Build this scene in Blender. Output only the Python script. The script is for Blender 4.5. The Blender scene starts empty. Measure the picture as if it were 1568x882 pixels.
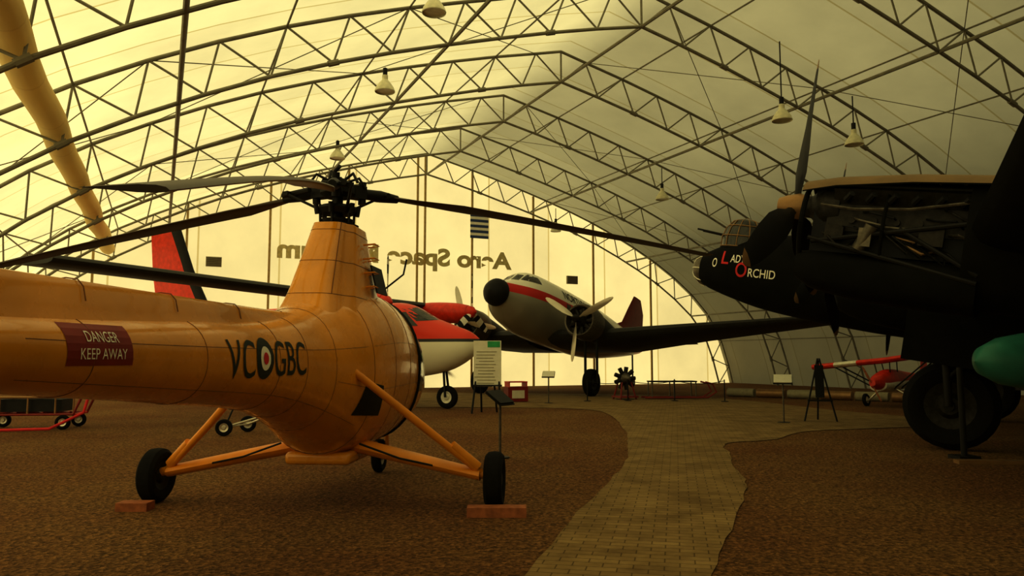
import bpy, bmesh, math, random
from mathutils import Vector, Matrix
from mathutils.bvhtree import BVHTree
random.seed(3)
sc=bpy.context.scene
R=math.radians
V=Vector
# ---------------------------------------------------------------- materials
def _nt(name):
    m=bpy.data.materials.new(name); m.use_nodes=True
    nt=m.node_tree; b=nt.nodes['Principled BSDF']; return m,nt,b
def mat(name,col,rough=.5,metal=0.,var=.15,vscale=6.,bump=0.,bscale=60.,coat=0.,spec=.5,rv=0.):
    m,nt,b=_nt(name)
    tc=nt.nodes.new('ShaderNodeTexCoord'); n=nt.nodes.new('ShaderNodeTexNoise')
    n.inputs['Scale'].default_value=vscale; n.inputs['Detail'].default_value=5
    nt.links.new(tc.outputs['Object'],n.inputs['Vector'])
    cr=nt.nodes.new('ShaderNodeValToRGB')
    cr.color_ramp.elements[0].position=.3; cr.color_ramp.elements[1].position=.7
    cr.color_ramp.elements[0].color=(*[c*(1-var) for c in col],1)
    cr.color_ramp.elements[1].color=(*[min(1,c*(1+var)) for c in col],1)
    nt.links.new(n.outputs['Fac'],cr.inputs['Fac']); nt.links.new(cr.outputs['Color'],b.inputs['Base Color'])
    b.inputs['Roughness'].default_value=rough; b.inputs['Metallic'].default_value=metal
    b.inputs['Coat Weight'].default_value=coat; b.inputs['Specular IOR Level'].default_value=spec
    if rv:
        n4=nt.nodes.new('ShaderNodeTexNoise'); n4.inputs['Scale'].default_value=4; n4.inputs['Detail'].default_value=8
        nt.links.new(tc.outputs['Object'],n4.inputs['Vector'])
        q=nt.nodes.new('ShaderNodeMapRange'); q.inputs['From Min'].default_value=.3; q.inputs['From Max'].default_value=.7
        q.inputs['To Min'].default_value=rough-rv; q.inputs['To Max'].default_value=rough+rv
        nt.links.new(n4.outputs['Fac'],q.inputs['Value']); nt.links.new(q.outputs[0],b.inputs['Roughness'])
    if bump:
        n2=nt.nodes.new('ShaderNodeTexNoise'); n2.inputs['Scale'].default_value=bscale; n2.inputs['Detail'].default_value=2
        nt.links.new(tc.outputs['Object'],n2.inputs['Vector'])
        bp=nt.nodes.new('ShaderNodeBump'); bp.inputs['Strength'].default_value=bump; bp.inputs['Distance'].default_value=.02
        nt.links.new(n2.outputs['Fac'],bp.inputs['Height']); nt.links.new(bp.outputs['Normal'],b.inputs['Normal'])
    return m
def bands(name,axis,lo,hi,stops,rough=.35,metal=0.):
    m,nt,b=_nt(name)
    tc=nt.nodes.new('ShaderNodeTexCoord'); s=nt.nodes.new('ShaderNodeSeparateXYZ')
    mr=nt.nodes.new('ShaderNodeMapRange'); mr.inputs['From Min'].default_value=lo; mr.inputs['From Max'].default_value=hi
    cr=nt.nodes.new('ShaderNodeValToRGB'); cr.color_ramp.interpolation='CONSTANT'
    el=cr.color_ramp.elements
    while len(el)<len(stops): el.new(.5)
    for i,(p,c) in enumerate(stops):
        el[i].position=(p-lo)/(hi-lo)
    for i,(p,c) in enumerate(stops):
        el[i].color=(*c,1)
    nt.links.new(tc.outputs['Object'],s.inputs[0]); nt.links.new(s.outputs[axis],mr.inputs['Value'])
    nt.links.new(mr.outputs[0],cr.inputs['Fac']); nt.links.new(cr.outputs['Color'],b.inputs['Base Color'])
    b.inputs['Roughness'].default_value=rough; b.inputs['Metallic'].default_value=metal
    return m
def fabric_mat(name,tr,df,fac,seam_axis=1,seam=2.7,lo=.78,panel=.86):
    m=bpy.data.materials.new(name); m.use_nodes=True; nt=m.node_tree; nt.nodes.clear()
    out=nt.nodes.new('ShaderNodeOutputMaterial'); mix=nt.nodes.new('ShaderNodeMixShader')
    t=nt.nodes.new('ShaderNodeBsdfTranslucent'); d=nt.nodes.new('ShaderNodeBsdfDiffuse')
    tc=nt.nodes.new('ShaderNodeTexCoord'); n=nt.nodes.new('ShaderNodeTexNoise')
    n.inputs['Scale'].default_value=.35; n.inputs['Detail'].default_value=7; n.inputs['Roughness'].default_value=.6
    nt.links.new(tc.outputs['Object'],n.inputs['Vector'])
    cr=nt.nodes.new('ShaderNodeValToRGB')
    cr.color_ramp.elements[0].position=.3; cr.color_ramp.elements[0].color=(*[c*lo for c in tr],1)
    cr.color_ramp.elements[1].position=.65; cr.color_ramp.elements[1].color=(*tr,1)
    nt.links.new(n.outputs['Fac'],cr.inputs['Fac'])
    s=nt.nodes.new('ShaderNodeSeparateXYZ'); nt.links.new(tc.outputs['Object'],s.inputs[0])
    a=nt.nodes.new('ShaderNodeMath'); a.operation='DIVIDE'; a.inputs[1].default_value=seam
    nt.links.new(s.outputs[seam_axis],a.inputs[0])
    f=nt.nodes.new('ShaderNodeMath'); f.operation='FRACT'; nt.links.new(a.outputs[0],f.inputs[0])
    l=nt.nodes.new('ShaderNodeMath'); l.operation='LESS_THAN'; l.inputs[1].default_value=.022; nt.links.new(f.outputs[0],l.inputs[0])
    fl=nt.nodes.new('ShaderNodeMath'); fl.operation='FLOOR'; nt.links.new(a.outputs[0],fl.inputs[0])
    wn=nt.nodes.new('ShaderNodeTexWhiteNoise'); wn.noise_dimensions='1D'; nt.links.new(fl.outputs[0],wn.inputs['W'])
    pr=nt.nodes.new('ShaderNodeMapRange'); pr.inputs['To Min'].default_value=panel; pr.inputs['To Max'].default_value=1; nt.links.new(wn.outputs['Value'],pr.inputs['Value'])
    pm=nt.nodes.new('ShaderNodeMixRGB'); pm.blend_type='MULTIPLY'; pm.inputs[0].default_value=1
    nt.links.new(cr.outputs['Color'],pm.inputs[1]); nt.links.new(pr.outputs[0],pm.inputs[2])
    mx=nt.nodes.new('ShaderNodeMixRGB'); mx.blend_type='MULTIPLY'; mx.inputs[2].default_value=(.72,.66,.5,1)
    nt.links.new(l.outputs[0],mx.inputs[0]); nt.links.new(pm.outputs[0],mx.inputs[1])
    nt.links.new(mx.outputs[0],t.inputs['Color'])
    d.inputs['Color'].default_value=(*df,1); mix.inputs[0].default_value=fac
    nt.links.new(d.outputs[0],mix.inputs[1]); nt.links.new(t.outputs[0],mix.inputs[2]); nt.links.new(mix.outputs[0],out.inputs[0])
    return m
M={}
M['yellow']=mat('heli_yellow_paint',(.75,.325,.022),.28,0,.15,1.4,bump=.12,bscale=3.,coat=.4,rv=.1)
M['strut']=mat('heli_strut_orange',(.76,.30,.018),.4,0,.1,4)
M['seam']=mat('panel_seam_brown',(.20,.075,.01),.6)
M['black']=mat('black_paint',(.012,.011,.009),.5,spec=.25)
M['bomber']=mat('bomber_matt_black',(.007,.0065,.005),.8,0,.3,3,spec=.14)
M['bombertop']=mat('bomber_top_highlight',(.22,.14,.055),.6,0,.2,2)  # tan highlight along the top cowl, put into its base colour
M['dark']=mat('dark_metal',(.02,.018,.014),.5,.3,spec=.3)
M['blade']=mat('rotor_blade_brown',(.055,.035,.015),.45,0,.2,3,spec=.4)
M['steel']=mat('galvanised_steel',(.25,.23,.165),.6,.1,.2,3)
M['rubber']=mat('tyre_rubber',(.010,.009,.008),.9,0,.2,20,spec=.2)
M['metal']=mat('bare_aluminium',(.60,.56,.46),.3,.6,.1,2)
M['alloy']=mat('engine_alloy',(.035,.03,.022),.5,.4,.35,14,spec=.3)
M['pipe']=mat('engine_pipe_grey',(.15,.13,.095),.4,.5,.3,14)
M['glass']=mat('tinted_perspex',(.03,.028,.02),.1,0,.1,2,coat=.3)
M['white']=mat('white_paint',(.80,.78,.66),.4)
M['red']=mat('red_paint',(.72,.045,.015),.4)
M['dkred']=mat('dark_red_paint',(.26,.022,.012),.5)
M['teal']=mat('teal_paint',(.04,.20,.15),.4,spec=.3)
M['wood']=mat('chock_wood',(.34,.12,.04),.8,0,.3,12)
M['sign']=mat('sign_white',(.78,.76,.64),.5,0,.04)
M['green']=mat('sign_green',(.03,.36,.12),.5)
M['ink']=mat('lettering_dark',(.02,.025,.015),.6)
M['wht']=mat('lettering_white',(.92,.90,.80),.6,0,.05)
M['letter']=mat('letter_red',(.65,.02,.02),.6)
M['blue']=mat('flag_blue',(.05,.08,.20),.7)
M['tan']=mat('brass_tan',(.34,.20,.08),.4,.3)
M['olive']=mat('wing_shaded_olive',(.045,.043,.035),.55,spec=.3)  # dark tone paints in the turboprop wing's underside shadow; propliner shares it
M['lamp']=mat('lamp_shade_cream',(.75,.72,.52),.4)
M['post']=mat('gable_post_ochre',(.50,.36,.14),.6)
M['walltext']=mat('outside_lettering',(.66,.57,.30),.9)
M['vent']=mat('vent_grey',(.34,.31,.2),.7)
M['duct']=fabric_mat('duct_cream_canvas',(.95,.80,.42),(.97,.82,.48),.3)
M['canvas']=fabric_mat('roof_canvas',(.96,.875,.46),(.38,.36,.25),.5,lo=.84)
M['canvasw']=fabric_mat('end_wall_canvas',(1.,.90,.48),(.38,.36,.25),.62,0,4.0,lo=.88,panel=.9)
# ---------------------------------------------------------------- mesh helpers
class MB:
    def __init__(s): s.v=[]; s.f=[]; s.mi=[]; s.mats=[]
    def m(s,mt):
        if mt not in s.mats: s.mats.append(mt)
        return s.mats.index(mt)
    def add(s,vs,fs,mt):
        k=s.m(mt); o=len(s.v); s.v+=[V(p) for p in vs]
        for f in fs: s.f.append([i+o for i in f]); s.mi.append(k)
    def loft(s,rings,mt,caps=True,closed=True):
        n=len(rings[0]); vs=[p for r in rings for p in r]; fs=[]
        for i in range(len(rings)-1):
            for j in range(n if closed else n-1):
                k=(j+1)%n; fs.append([i*n+j,i*n+k,(i+1)*n+k,(i+1)*n+j])
        if caps: fs.append(list(range(n))[::-1]); fs.append([(len(rings)-1)*n+j for j in range(n)])
        s.add(vs,fs,mt)
    def tube(s,pts,r,mt,n=8,caps=True):
        pts=[V(p) for p in pts]; rr=r if isinstance(r,(list,tuple)) else [r]*len(pts)
        t0=(pts[1]-pts[0]).normalized(); up=V((0,0,1)) if abs(t0.z)<.9 else V((1,0,0))
        x=t0.cross(up).normalized(); rings=[]
        for i,p in enumerate(pts):
            if i==0: t=t0
            elif i==len(pts)-1: t=(pts[i]-pts[i-1]).normalized()
            else: t=((pts[i+1]-p).normalized()+(p-pts[i-1]).normalized()).normalized()
            x=(x-t*x.dot(t)).normalized(); y=t.cross(x)
            rings.append([p+(x*math.cos(2*math.pi*j/n)+y*math.sin(2*math.pi*j/n))*rr[i] for j in range(n)])
        s.loft(rings,mt,caps)
    def cyl(s,p,q,r,mt,n=16,r2=None): s.tube([p,q],[r,r if r2 is None else r2],mt,n)
    def box(s,c,sz,mt,rot=None):
        c=V(c); vs=[]
        for x in(-.5,.5):
            for y in(-.5,.5):
                for z in(-.5,.5):
                    p=V((x*sz[0],y*sz[1],z*sz[2]))
                    if rot: p=rot@p
                    vs.append(c+p)
        s.add(vs,[[0,1,3,2],[4,6,7,5],[0,4,5,1],[2,3,7,6],[0,2,6,4],[1,5,7,3]],mt)
    def rev(s,o,ax,prof,mt,n=24,caps=False):
        o=V(o); ax=V(ax).normalized(); up=V((0,0,1)) if abs(ax.z)<.9 else V((1,0,0))
        x=ax.cross(up).normalized(); y=ax.cross(x)
        s.loft([[o+ax*h+(x*math.cos(2*math.pi*j/n)+y*math.sin(2*math.pi*j/n))*max(r,.001) for j in range(n)] for h,r in prof],mt,caps)
    def wing(s,secs,mt,vertical=False):
        af=[(0,0),(.03,.28),(.1,.43),(.3,.5),(.6,.36),(.85,.14),(1,.02),(1,-.02),(.85,-.14),(.6,-.36),(.3,-.5),(.1,-.43),(.03,-.28)]
        rings=[]
        for le,ch,th in secs:
            le=V(le)
            rings.append([le+(V((-a*ch,b*th,0)) if vertical else V((-a*ch,0,b*th))) for a,b in af])
        s.loft(rings,mt)
    def obj(s,name,parent=None,mw=None,smooth=True,ang=38):
        me=bpy.data.meshes.new(name); me.from_pydata([tuple(p) for p in s.v],[],s.f)
        for mt in s.mats: me.materials.append(mt)
        me.polygons.foreach_set('material_index',s.mi); me.update()
        bm=bmesh.new(); bm.from_mesh(me); bmesh.ops.recalc_face_normals(bm,faces=bm.faces); bm.to_mesh(me); bm.free()
        if smooth:
            me.shade_smooth(); me.set_sharp_from_angle(angle=R(ang))
        o=bpy.data.objects.new(name,me); sc.collection.objects.link(o)
        if parent: o.parent=parent
        if mw is not None: o.matrix_world=mw
        return o
def empty(name,loc,rot=(0,0,0),scale=1):
    e=bpy.data.objects.new(name,None); e.empty_display_size=.3
    e.location=loc; e.rotation_euler=rot; e.scale=(scale,)*3; sc.collection.objects.link(e)
    from mathutils import Euler
    return e, Matrix.Translation(V(loc))@Euler(rot).to_matrix().to_4x4()
def sec(x,hw,zb,zt,n=28,e=2.2,cy=0.):
    cz=(zb+zt)/2; h=(zt-zb)/2; out=[]
    for j in range(n):
        a=2*math.pi*j/n; c=math.cos(a); d=math.sin(a)
        out.append(V((x,cy+hw*math.copysign(abs(c)**(2/e),c),cz+h*math.copysign(abs(d)**(2/e),d))))
    return out
def interp(table,x):
    t=sorted(table); 
    if x<=t[0][0]: return t[0][1:]
    for i in range(len(t)-1):
        if t[i][0]<=x<=t[i+1][0]:
            p0=t[max(i-1,0)]; p1=t[i]; p2=t[i+1]; p3=t[min(i+2,len(t)-1)]
            k=(x-p1[0])/(p2[0]-p1[0]); res=[]
            for c in range(1,len(p1)):
                m1=(p2[c]-p0[c])/max(p2[0]-p0[0],1e-6)*(p2[0]-p1[0]); m2=(p3[c]-p1[c])/max(p3[0]-p1[0],1e-6)*(p2[0]-p1[0])
                res.append((2*k**3-3*k*k+1)*p1[c]+(k**3-2*k*k+k)*m1+(-2*k**3+3*k*k)*p2[c]+(k**3-k*k)*m2)
            return tuple(res)
    return t[-1][1:]
def body(mb,table,mt,step=.2,e=2.2,n=32,cy=0.,x0=None,x1=None):
    xs=sorted(t[0] for t in table); a=xs[0] if x0 is None else x0; b=xs[-1] if x1 is None else x1
    k=max(2,int((b-a)/step)); L=sorted(set([a+(b-a)*i/k for i in range(k+1)]+[x for x in xs if a<=x<=b]))
    mb.loft([sec(x,*[max(.01,v) if q==0 else v for q,v in enumerate(interp(table,x))],n=n,e=e,cy=cy) for x in L],mt)
def bvh_of(o):
    me=o.data; return BVHTree.FromPolygons([v.co.copy() for v in me.vertices],[list(p.vertices) for p in me.polygons])
def project(me,bvh,d,off,cut=.05):
    bm=bmesh.new(); bm.from_mesh(me); d=V(d)
    for ax in range(3):
        if abs(d[ax])>.7: continue
        lo=min(v.co[ax] for v in bm.verts); hi=max(v.co[ax] for v in bm.verts); x=lo+cut
        while x<hi:
            nn=[0,0,0]; nn[ax]=1; co=[0,0,0]; co[ax]=x
            bmesh.ops.bisect_plane(bm,geom=bm.verts[:]+bm.edges[:]+bm.faces[:],plane_co=co,plane_no=nn); x+=cut
    for v in bm.verts:
        h=bvh.ray_cast(v.co,d)
        if h[0] is not None: v.co=h[0]-d*off
    bm.to_mesh(me); bm.free(); me.update()
def text(name,s,w,h,mt,parent,rot,loc,bvh=None,d=None,off=.006,cut=.05,mw=None,thick=0,bold=.012):
    cu=bpy.data.curves.new(name,'FONT'); cu.body=s; cu.size=1; cu.extrude=thick; cu.offset=bold
    o=bpy.data.objects.new(name,cu); sc.collection.objects.link(o); bpy.context.view_layer.update()
    me=bpy.data.meshes.new_from_object(o.evaluated_get(bpy.context.evaluated_depsgraph_get()))
    bpy.data.objects.remove(o)
    xs=[v.co.x for v in me.vertices]; ys=[v.co.y for v in me.vertices]
    sx=w/(max(xs)-min(xs)); sy=h/(max(ys)-min(ys)); cx=(max(xs)+min(xs))/2; cy=(max(ys)+min(ys))/2
    for v in me.vertices: v.co=rot@V(((v.co.x-cx)*sx,(v.co.y-cy)*sy,v.co.z))+V(loc)
    if bvh: project(me,bvh,d,off,cut)
    me.materials.clear(); me.materials.append(mt)
    o=bpy.data.objects.new(name,me); sc.collection.objects.link(o)
    if parent: o.parent=parent
    if mw is not None: o.matrix_world=mw
    return o
def decal(name,pts,mt,parent,bvh,d,off=.006,cut=.08):
    me=bpy.data.meshes.new(name); me.from_pydata([tuple(p) for p in pts],[],[list(range(len(pts)))])
    project(me,bvh,d,off,cut); me.materials.append(mt)
    o=bpy.data.objects.new(name,me); sc.collection.objects.link(o); o.parent=parent; return o
def cols(a,b,c): return Matrix((a,b,c)).transposed()
STAR=cols((1,0,0),(0,0,1),(0,-1,0)); PORT=cols((-1,0,0),(0,0,1),(0,1,0))
def wheel(mb,c,ax,r,w,hub=None):
    hub=hub or M['metal']; c=V(c); ax=V(ax).normalized()
    mb.rev(c,ax,[(-w*.35,r*.52),(-w*.5,r*.68),(-w*.5,r*.85),(-w*.33,r*.97),(0,r),(w*.33,r*.97),(w*.5,r*.85),(w*.5,r*.68),(w*.35,r*.52)],M['rubber'],28)
    mb.rev(c,ax,[(-w*.42,0),(-w*.42,r*.2),(-w*.25,r*.3),(-w*.36,r*.53),(w*.36,r*.53),(w*.25,r*.3),(w*.42,r*.2),(w*.42,0)],hub,20)
def prop(mb,c,ax,Rr,nb,ph,mt,tipm=None,chord=.12,up=(0,0,1),stripes=None):
    c=V(c); ax=V(ax).normalized(); u=V(up); u=(u-ax*u.dot(ax)).normalized(); w=ax.cross(u)
    prof=[(.06,.3,60),(.12,.35,55),(.22,.75,42),(.38,1.,32),(.6,1.,24),(.8,.85,19),(.92,.62,17),(.985,.3,16),(1.,.06,16)]
    for k in range(nb):
        a=R(ph)+2*math.pi*k/nb; d=u*math.cos(a)+w*math.sin(a); t=ax.cross(d); rings=[]
        for rf,cf,tw in prof:
            cd=t*math.cos(R(tw))+ax*math.sin(R(tw)); nd=d.cross(cd); ch=chord*Rr*cf; th=ch*(.5 if rf<.15 else .12)
            rings.append([c+d*Rr*rf+cd*ch*.5*x+nd*th*.5*y for x,y in[(-1,0),(-.4,.8),(.4,.8),(1,0),(.4,-.8),(-.4,-.8)]])
        if stripes:
            for i in range(len(rings)-1): mb.loft(rings[i:i+2],stripes[i%2],True)
        elif tipm: mb.loft(rings[:7],mt); mb.loft(rings[6:],tipm)
        else: mb.loft(rings,mt)
# ---------------------------------------------------------------- hangar
YAW=R(24.6); HM=Matrix.Translation(V((12.32,5.64,0)))@Matrix.Rotation(YAW,4,'Z')
def H(b,a,z): return HM@V((b,a,z))
half=[(0,12.15),(3.3,11.35),(8.75,9.7),(12.8,8.05),(16.6,5.9),(19.4,3.3),(20.6,0)]
def cr(pts,n):
    P=[V((x,z,0)) for x,z in pts]; out=[]
    for i in range(len(P)-1):
        p1,p2=P[i],P[i+1]; p0=P[i-1] if i else p1*2-p2; p3=P[i+2] if i+2<len(P) else p2*2-p1
        for k in range(20):
            t=k/20; out.append(.5*((2*p1)+(p2-p0)*t+(2*p0-5*p1+4*p2-p3)*t*t+(3*p1-p0-3*p2+p3)*t**3))
    out.append(P[-1]); L=[0]
    for i in range(1,len(out)): L.append(L[-1]+(out[i]-out[i-1]).length)
    res=[]
    for k in range(n+1):
        s=L[-1]*k/n; i=1
        while i<len(L)-1 and L[i]<s: i+=1
        f=(s-L[i-1])/(L[i]-L[i-1]); res.append(out[i-1].lerp(out[i],min(1,f)))
    return res
NI=15
inner=cr(half,NI)
outer=[V((0,13.35,0))]
for i in range(NI):
    m_=(inner[i]+inner[i+1])/2; t=(inner[i+1]-inner[i]).normalized(); n_=V((abs(t.y),abs(t.x),0)); outer.append(m_+n_*1.15)
outer.append(V((21.75,0,0)))
tr=MB()
for s in(-1,1):
    I=[V((s*p.x,0,p.y)) for p in inner]; O=[V((s*p.x,0,p.y)) for p in outer]
    tr.tube(I,.054,M['steel'],8); tr.tube(O,.054,M['steel'],8)
    for i in range(NI):
        tr.cyl(I[i],O[i+1],.03,M['steel'],6); tr.cyl(O[i+1],I[i+1],.03,M['steel'],6)
        if i%4==2:
            p=I[i]; q=(I[i+1]-I[i]).normalized(); tr.cyl(p-q*.14,p+q*.14,.085,M['steel'],8)
tr.cyl((0,0,12.15),(0,0,13.35),.035,M['steel'],6)
SP=5.4; AS=[25.1+SP*k for k in range(-7,4)]
t0=None
for i,a in enumerate(AS):
    mw=HM@Matrix.Translation(V((0,a,0)))
    if t0 is None: t0=tr.obj('roof_truss',mw=mw)
    else:
        o=bpy.data.objects.new('roof_truss',t0.data); sc.collection.objects.link(o); o.matrix_world=mw
pu=MB()
for s in(-1,1):
    lst_=[(inner[0].x,inner[0].y,.055),(inner[4].x,inner[4].y,.055),(13.35,interp([(x,z) for x,z in half],13.35)[0],.055),(inner[12].x,inner[12].y,.05)]
    lst_+=[(outer[k].x,outer[k].y,.028) for k in(2,5,7,10,12,14)]
    for x,z,r in lst_:
        if s==1 and x==0: continue
        pu.cyl((s*x,AS[0],z),(s*x,AS[-1],z),r,M['steel'],6)
    for i in range(len(AS)-1):
        for j0,j1 in((1,5),(5,9),(9,13)):
            if (i+j0//4)%2 and s==1 or s==-1 and (i%2):
                continue
            A=outer[j0];B=outer[j1]
            pu.cyl((s*A.x,AS[i],A.y),(s*B.x,AS[i+1],B.y),.014,M['steel'],5)
            pu.cyl((s*B.x,AS[i],B.y),(s*A.x,AS[i+1],A.y),.014,M['steel'],5)
pu.obj('roof_purlins',mw=HM)
def strip(name,pts,a0,a1,mt,nseg=22):
    mb=MB(); vs=[];fs=[];n=len(pts)
    for k in range(nseg+1):
        a=a0+(a1-a0)*k/nseg
        vs+=[(p[0],a,p[1]) for p in pts]
    for k in range(nseg):
        for j in range(n-1): fs.append([k*n+j,k*n+j+1,(k+1)*n+j+1,(k+1)*n+j])
    mb.add(vs,fs,mt); return mb.obj(name,mw=HM)
OF=[]
for i,p in enumerate(outer):
    q=outer[min(i+1,len(outer)-1)]-outer[max(i-1,0)]; q.normalize(); n_=V((abs(q.y),abs(q.x),0)) if i else V((0,1,0))
    OF.append(V((p.x,p.y,0))+n_*.12)
OF[-1].y=0
spl=12
strip('ceiling',[(-p.x,p.y) for p in OF[:spl+1]][::-1]+[(p.x,p.y) for p in OF[1:spl+1]],-13.2,41.75,M['canvas'])
strip('wall_left',[(-p.x,p.y) for p in OF[spl:]],-13.2,41.75,M['canvas'])
strip('wall_right',[(p.x,p.y) for p in OF[spl:]],-13.2,41.75,M['canvas'])
for nm,a in(('wall_back',41.75),('wall_front',-13.2)):
    mb=MB(); pr=[(-p.x,p.y) for p in OF][::-1]+[(p.x,p.y) for p in OF[1:]]
    mb.add([(x,a,z) for x,z in pr],[list(range(len(pr)))],M['canvasw']); mb.obj(nm,mw=HM,smooth=False)
def roofz(b):
    b=abs(b)
    for i in range(len(OF)-1):
        if OF[i].x<=b<=OF[i+1].x:
            return OF[i].y+(OF[i+1].y-OF[i].y)*(b-OF[i].x)/max(1e-6,OF[i+1].x-OF[i].x)
    return 0
gp=MB()
for b in(-16.6,-12.5,-8.5,-4.4,-.45,0,2.9,6.9,11.1,15.4):
    gp.box((b,41.55,(roofz(b)-.1)/2),(.11,.09,roofz(b)-.1),M['post'])
gp.box((0,41.55,3.3),(38.5,.05,.05),M['post'])
gp.obj('trim_1',mw=HM,smooth=False)
text('wall_lettering','Aero Space Museum',13.6,1.35,M['walltext'],None,cols((-1,0,0),(0,0,1),(0,1,0)),(-1.3,41.66,7.3),mw=HM,bold=.04)
vn=MB()
for b,z in((-11.2,6.55),(9.6,6.5)):
    vn.box((b,41.6,z),(.75,.12,.5),M['vent'])
    for k in range(5): vn.box((b,41.52,z-.18+k*.09),(.68,.04,.03),M['pipe'])
vn.obj('wall_vents',mw=HM,smooth=False)
fl=MB()
for k in range(9):
    fl.box((3.3,41.4,8.75+k*.16),(1.15,.02,.16),M['blue'] if k%2==0 else M['wht'])
fl.box((3.3,41.4,10.1),(1.25,.04,.04),M['post'])
fl.obj('striped_flag',mw=HM,smooth=False)
du=MB(); pts=[(-15.95+.04*math.sin(k*1.3),6+k*1.2,6.9+.04*math.cos(k)) for k in range(30)]
du.tube(pts,.31,M['duct'],16); du.obj('air_duct',mw=HM)
for b,a,z in((-7.6,17.7,10.3),(-7.6,22.3,9.75),(-7.3,30.6,9.7),(7.1,17.9,8.7),(7.1,28.6,8.9),(7.1,39,9.0),(3.5,17.4,8.9)):
    lm=MB(); lm.rev((0,0,0),(0,0,1),[(-.02,.30),(0,.31),(.12,.27),(.28,.16),(.36,.09),(.5,.09),(.52,0)],M['lamp'],20)
    lm.rev((0,0,0),(0,0,1),[(.02,.0),(.02,.29)],M['lamp'],20)
    lm.cyl((0,0,.5),(0,0,.72),.07,M['dark']); lm.cyl((0,0,.7),(0,0,max(.75,interp([(x,zz) for x,zz in half],abs(b))[0]-z+.1)),.02,M['dark'],6)
    lm.obj('hanging_bay_lamp',mw=Matrix.Translation(H(b,a,z)))
# ---------------------------------------------------------------- ground
def gravel():
    m,nt,b=_nt('gravel_brown'); tc=nt.nodes.new('ShaderNodeTexCoord')
    v=nt.nodes.new('ShaderNodeTexVoronoi'); v.inputs['Scale'].default_value=34
    n=nt.nodes.new('ShaderNodeTexNoise'); n.inputs['Scale'].default_value=.35; n.inputs['Detail'].default_value=5
    n3=nt.nodes.new('ShaderNodeTexNoise'); n3.inputs['Scale'].default_value=18; n3.inputs['Detail'].default_value=10; n3.inputs['Roughness'].default_value=.8
    for q in(v,n,n3): nt.links.new(tc.outputs['Object'],q.inputs['Vector'])
    c1=nt.nodes.new('ShaderNodeValToRGB'); e=c1.color_ramp.elements
    e[0].position=.38; e[0].color=(.235,.120,.045,1); e[1].position=.62; e[1].color=(.28,.168,.066,1)
    nt.links.new(n.outputs['Fac'],c1.inputs['Fac'])
    c2=nt.nodes.new('ShaderNodeValToRGB'); e=c2.color_ramp.elements
    e[0].position=.38; e[0].color=(.35,.32,.28,1); e[1].position=.64; e[1].color=(1.4,1.35,1.25,1)
    nt.links.new(n3.outputs['Fac'],c2.inputs['Fac'])
    c3=nt.nodes.new('ShaderNodeValToRGB'); e=c3.color_ramp.elements
    e[0].position=.1; e[0].color=(.5,.48,.45,1); e[1].position=.9; e[1].color=(1.5,1.45,1.35,1)
    nt.links.new(v.outputs['Color'],c3.inputs['Fac'])
    mx=nt.nodes.new('ShaderNodeMixRGB'); mx.blend_type='MULTIPLY'; mx.inputs[0].default_value=1
    m2=nt.nodes.new('ShaderNodeMixRGB'); m2.blend_type='MULTIPLY'; m2.inputs[0].default_value=1
    nt.links.new(c1.outputs[0],mx.inputs[1]); nt.links.new(c2.outputs[0],mx.inputs[2]); nt.links.new(mx.outputs[0],m2.inputs[1]); nt.links.new(c3.outputs[0],m2.inputs[2])
    nt.links.new(m2.outputs[0],b.inputs['Base Color'])
    b.inputs['Roughness'].default_value=.95; b.inputs['Specular IOR Level'].default_value=.15
    ad=nt.nodes.new('ShaderNodeMath'); nt.links.new(v.outputs['Distance'],ad.inputs[0]); nt.links.new(n3.outputs['Fac'],ad.inputs[1])
    bp=nt.nodes.new('ShaderNodeBump'); bp.inputs['Strength'].default_value=.9; bp.inputs['Distance'].default_value=.03
    nt.links.new(ad.outputs[0],bp.inputs['Height']); nt.links.new(bp.outputs['Normal'],b.inputs['Normal']); return m
def paver():
    m,nt,b=_nt('path_pavers'); tc=nt.nodes.new('ShaderNodeTexCoord')
    mp=nt.nodes.new('ShaderNodeMapping'); mp.inputs['Rotation'].default_value=(0,0,R(12))
    br=nt.nodes.new('ShaderNodeTexBrick'); br.inputs['Scale'].default_value=1; br.inputs['Brick Width'].default_value=.24; br.inputs['Row Height'].default_value=.12
    br.inputs['Mortar Size'].default_value=.006; br.inputs['Color1'].default_value=(.35,.245,.105,1); br.inputs['Color2'].default_value=(.28,.19,.08,1); br.inputs['Mortar'].default_value=(.15,.10,.04,1)
    n=nt.nodes.new('ShaderNodeTexNoise'); n.inputs['Scale'].default_value=1.6; n.inputs['Detail'].default_value=9; n.inputs['Roughness'].default_value=.7
    nt.links.new(tc.outputs['Object'],mp.inputs[0]); nt.links.new(mp.outputs[0],br.inputs['Vector']); nt.links.new(tc.outputs['Object'],n.inputs['Vector'])
    c=nt.nodes.new('ShaderNodeValToRGB'); c.color_ramp.elements[0].position=.35;c.color_ramp.elements[0].color=(.6,.56,.48,1); c.color_ramp.elements[1].position=.62;c.color_ramp.elements[1].color=(1,1,1,1)
    nt.links.new(n.outputs['Fac'],c.inputs['Fac'])
    mx=nt.nodes.new('ShaderNodeMixRGB'); mx.blend_type='MULTIPLY'; mx.inputs[0].default_value=1
    nt.links.new(br.outputs['Color'],mx.inputs[1]); nt.links.new(c.outputs[0],mx.inputs[2]); nt.links.new(mx.outputs[0],b.inputs['Base Color'])
    bp=nt.nodes.new('ShaderNodeBump'); bp.inputs['Strength'].default_value=.5; bp.inputs['Distance'].default_value=.01; bp.invert=True
    nt.links.new(br.outputs['Fac'],bp.inputs['Height']); nt.links.new(bp.outputs['Normal'],b.inputs['Normal'])
    b.inputs['Roughness'].default_value=.9; b.inputs['Specular IOR Level'].default_value=.2; return m
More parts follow.
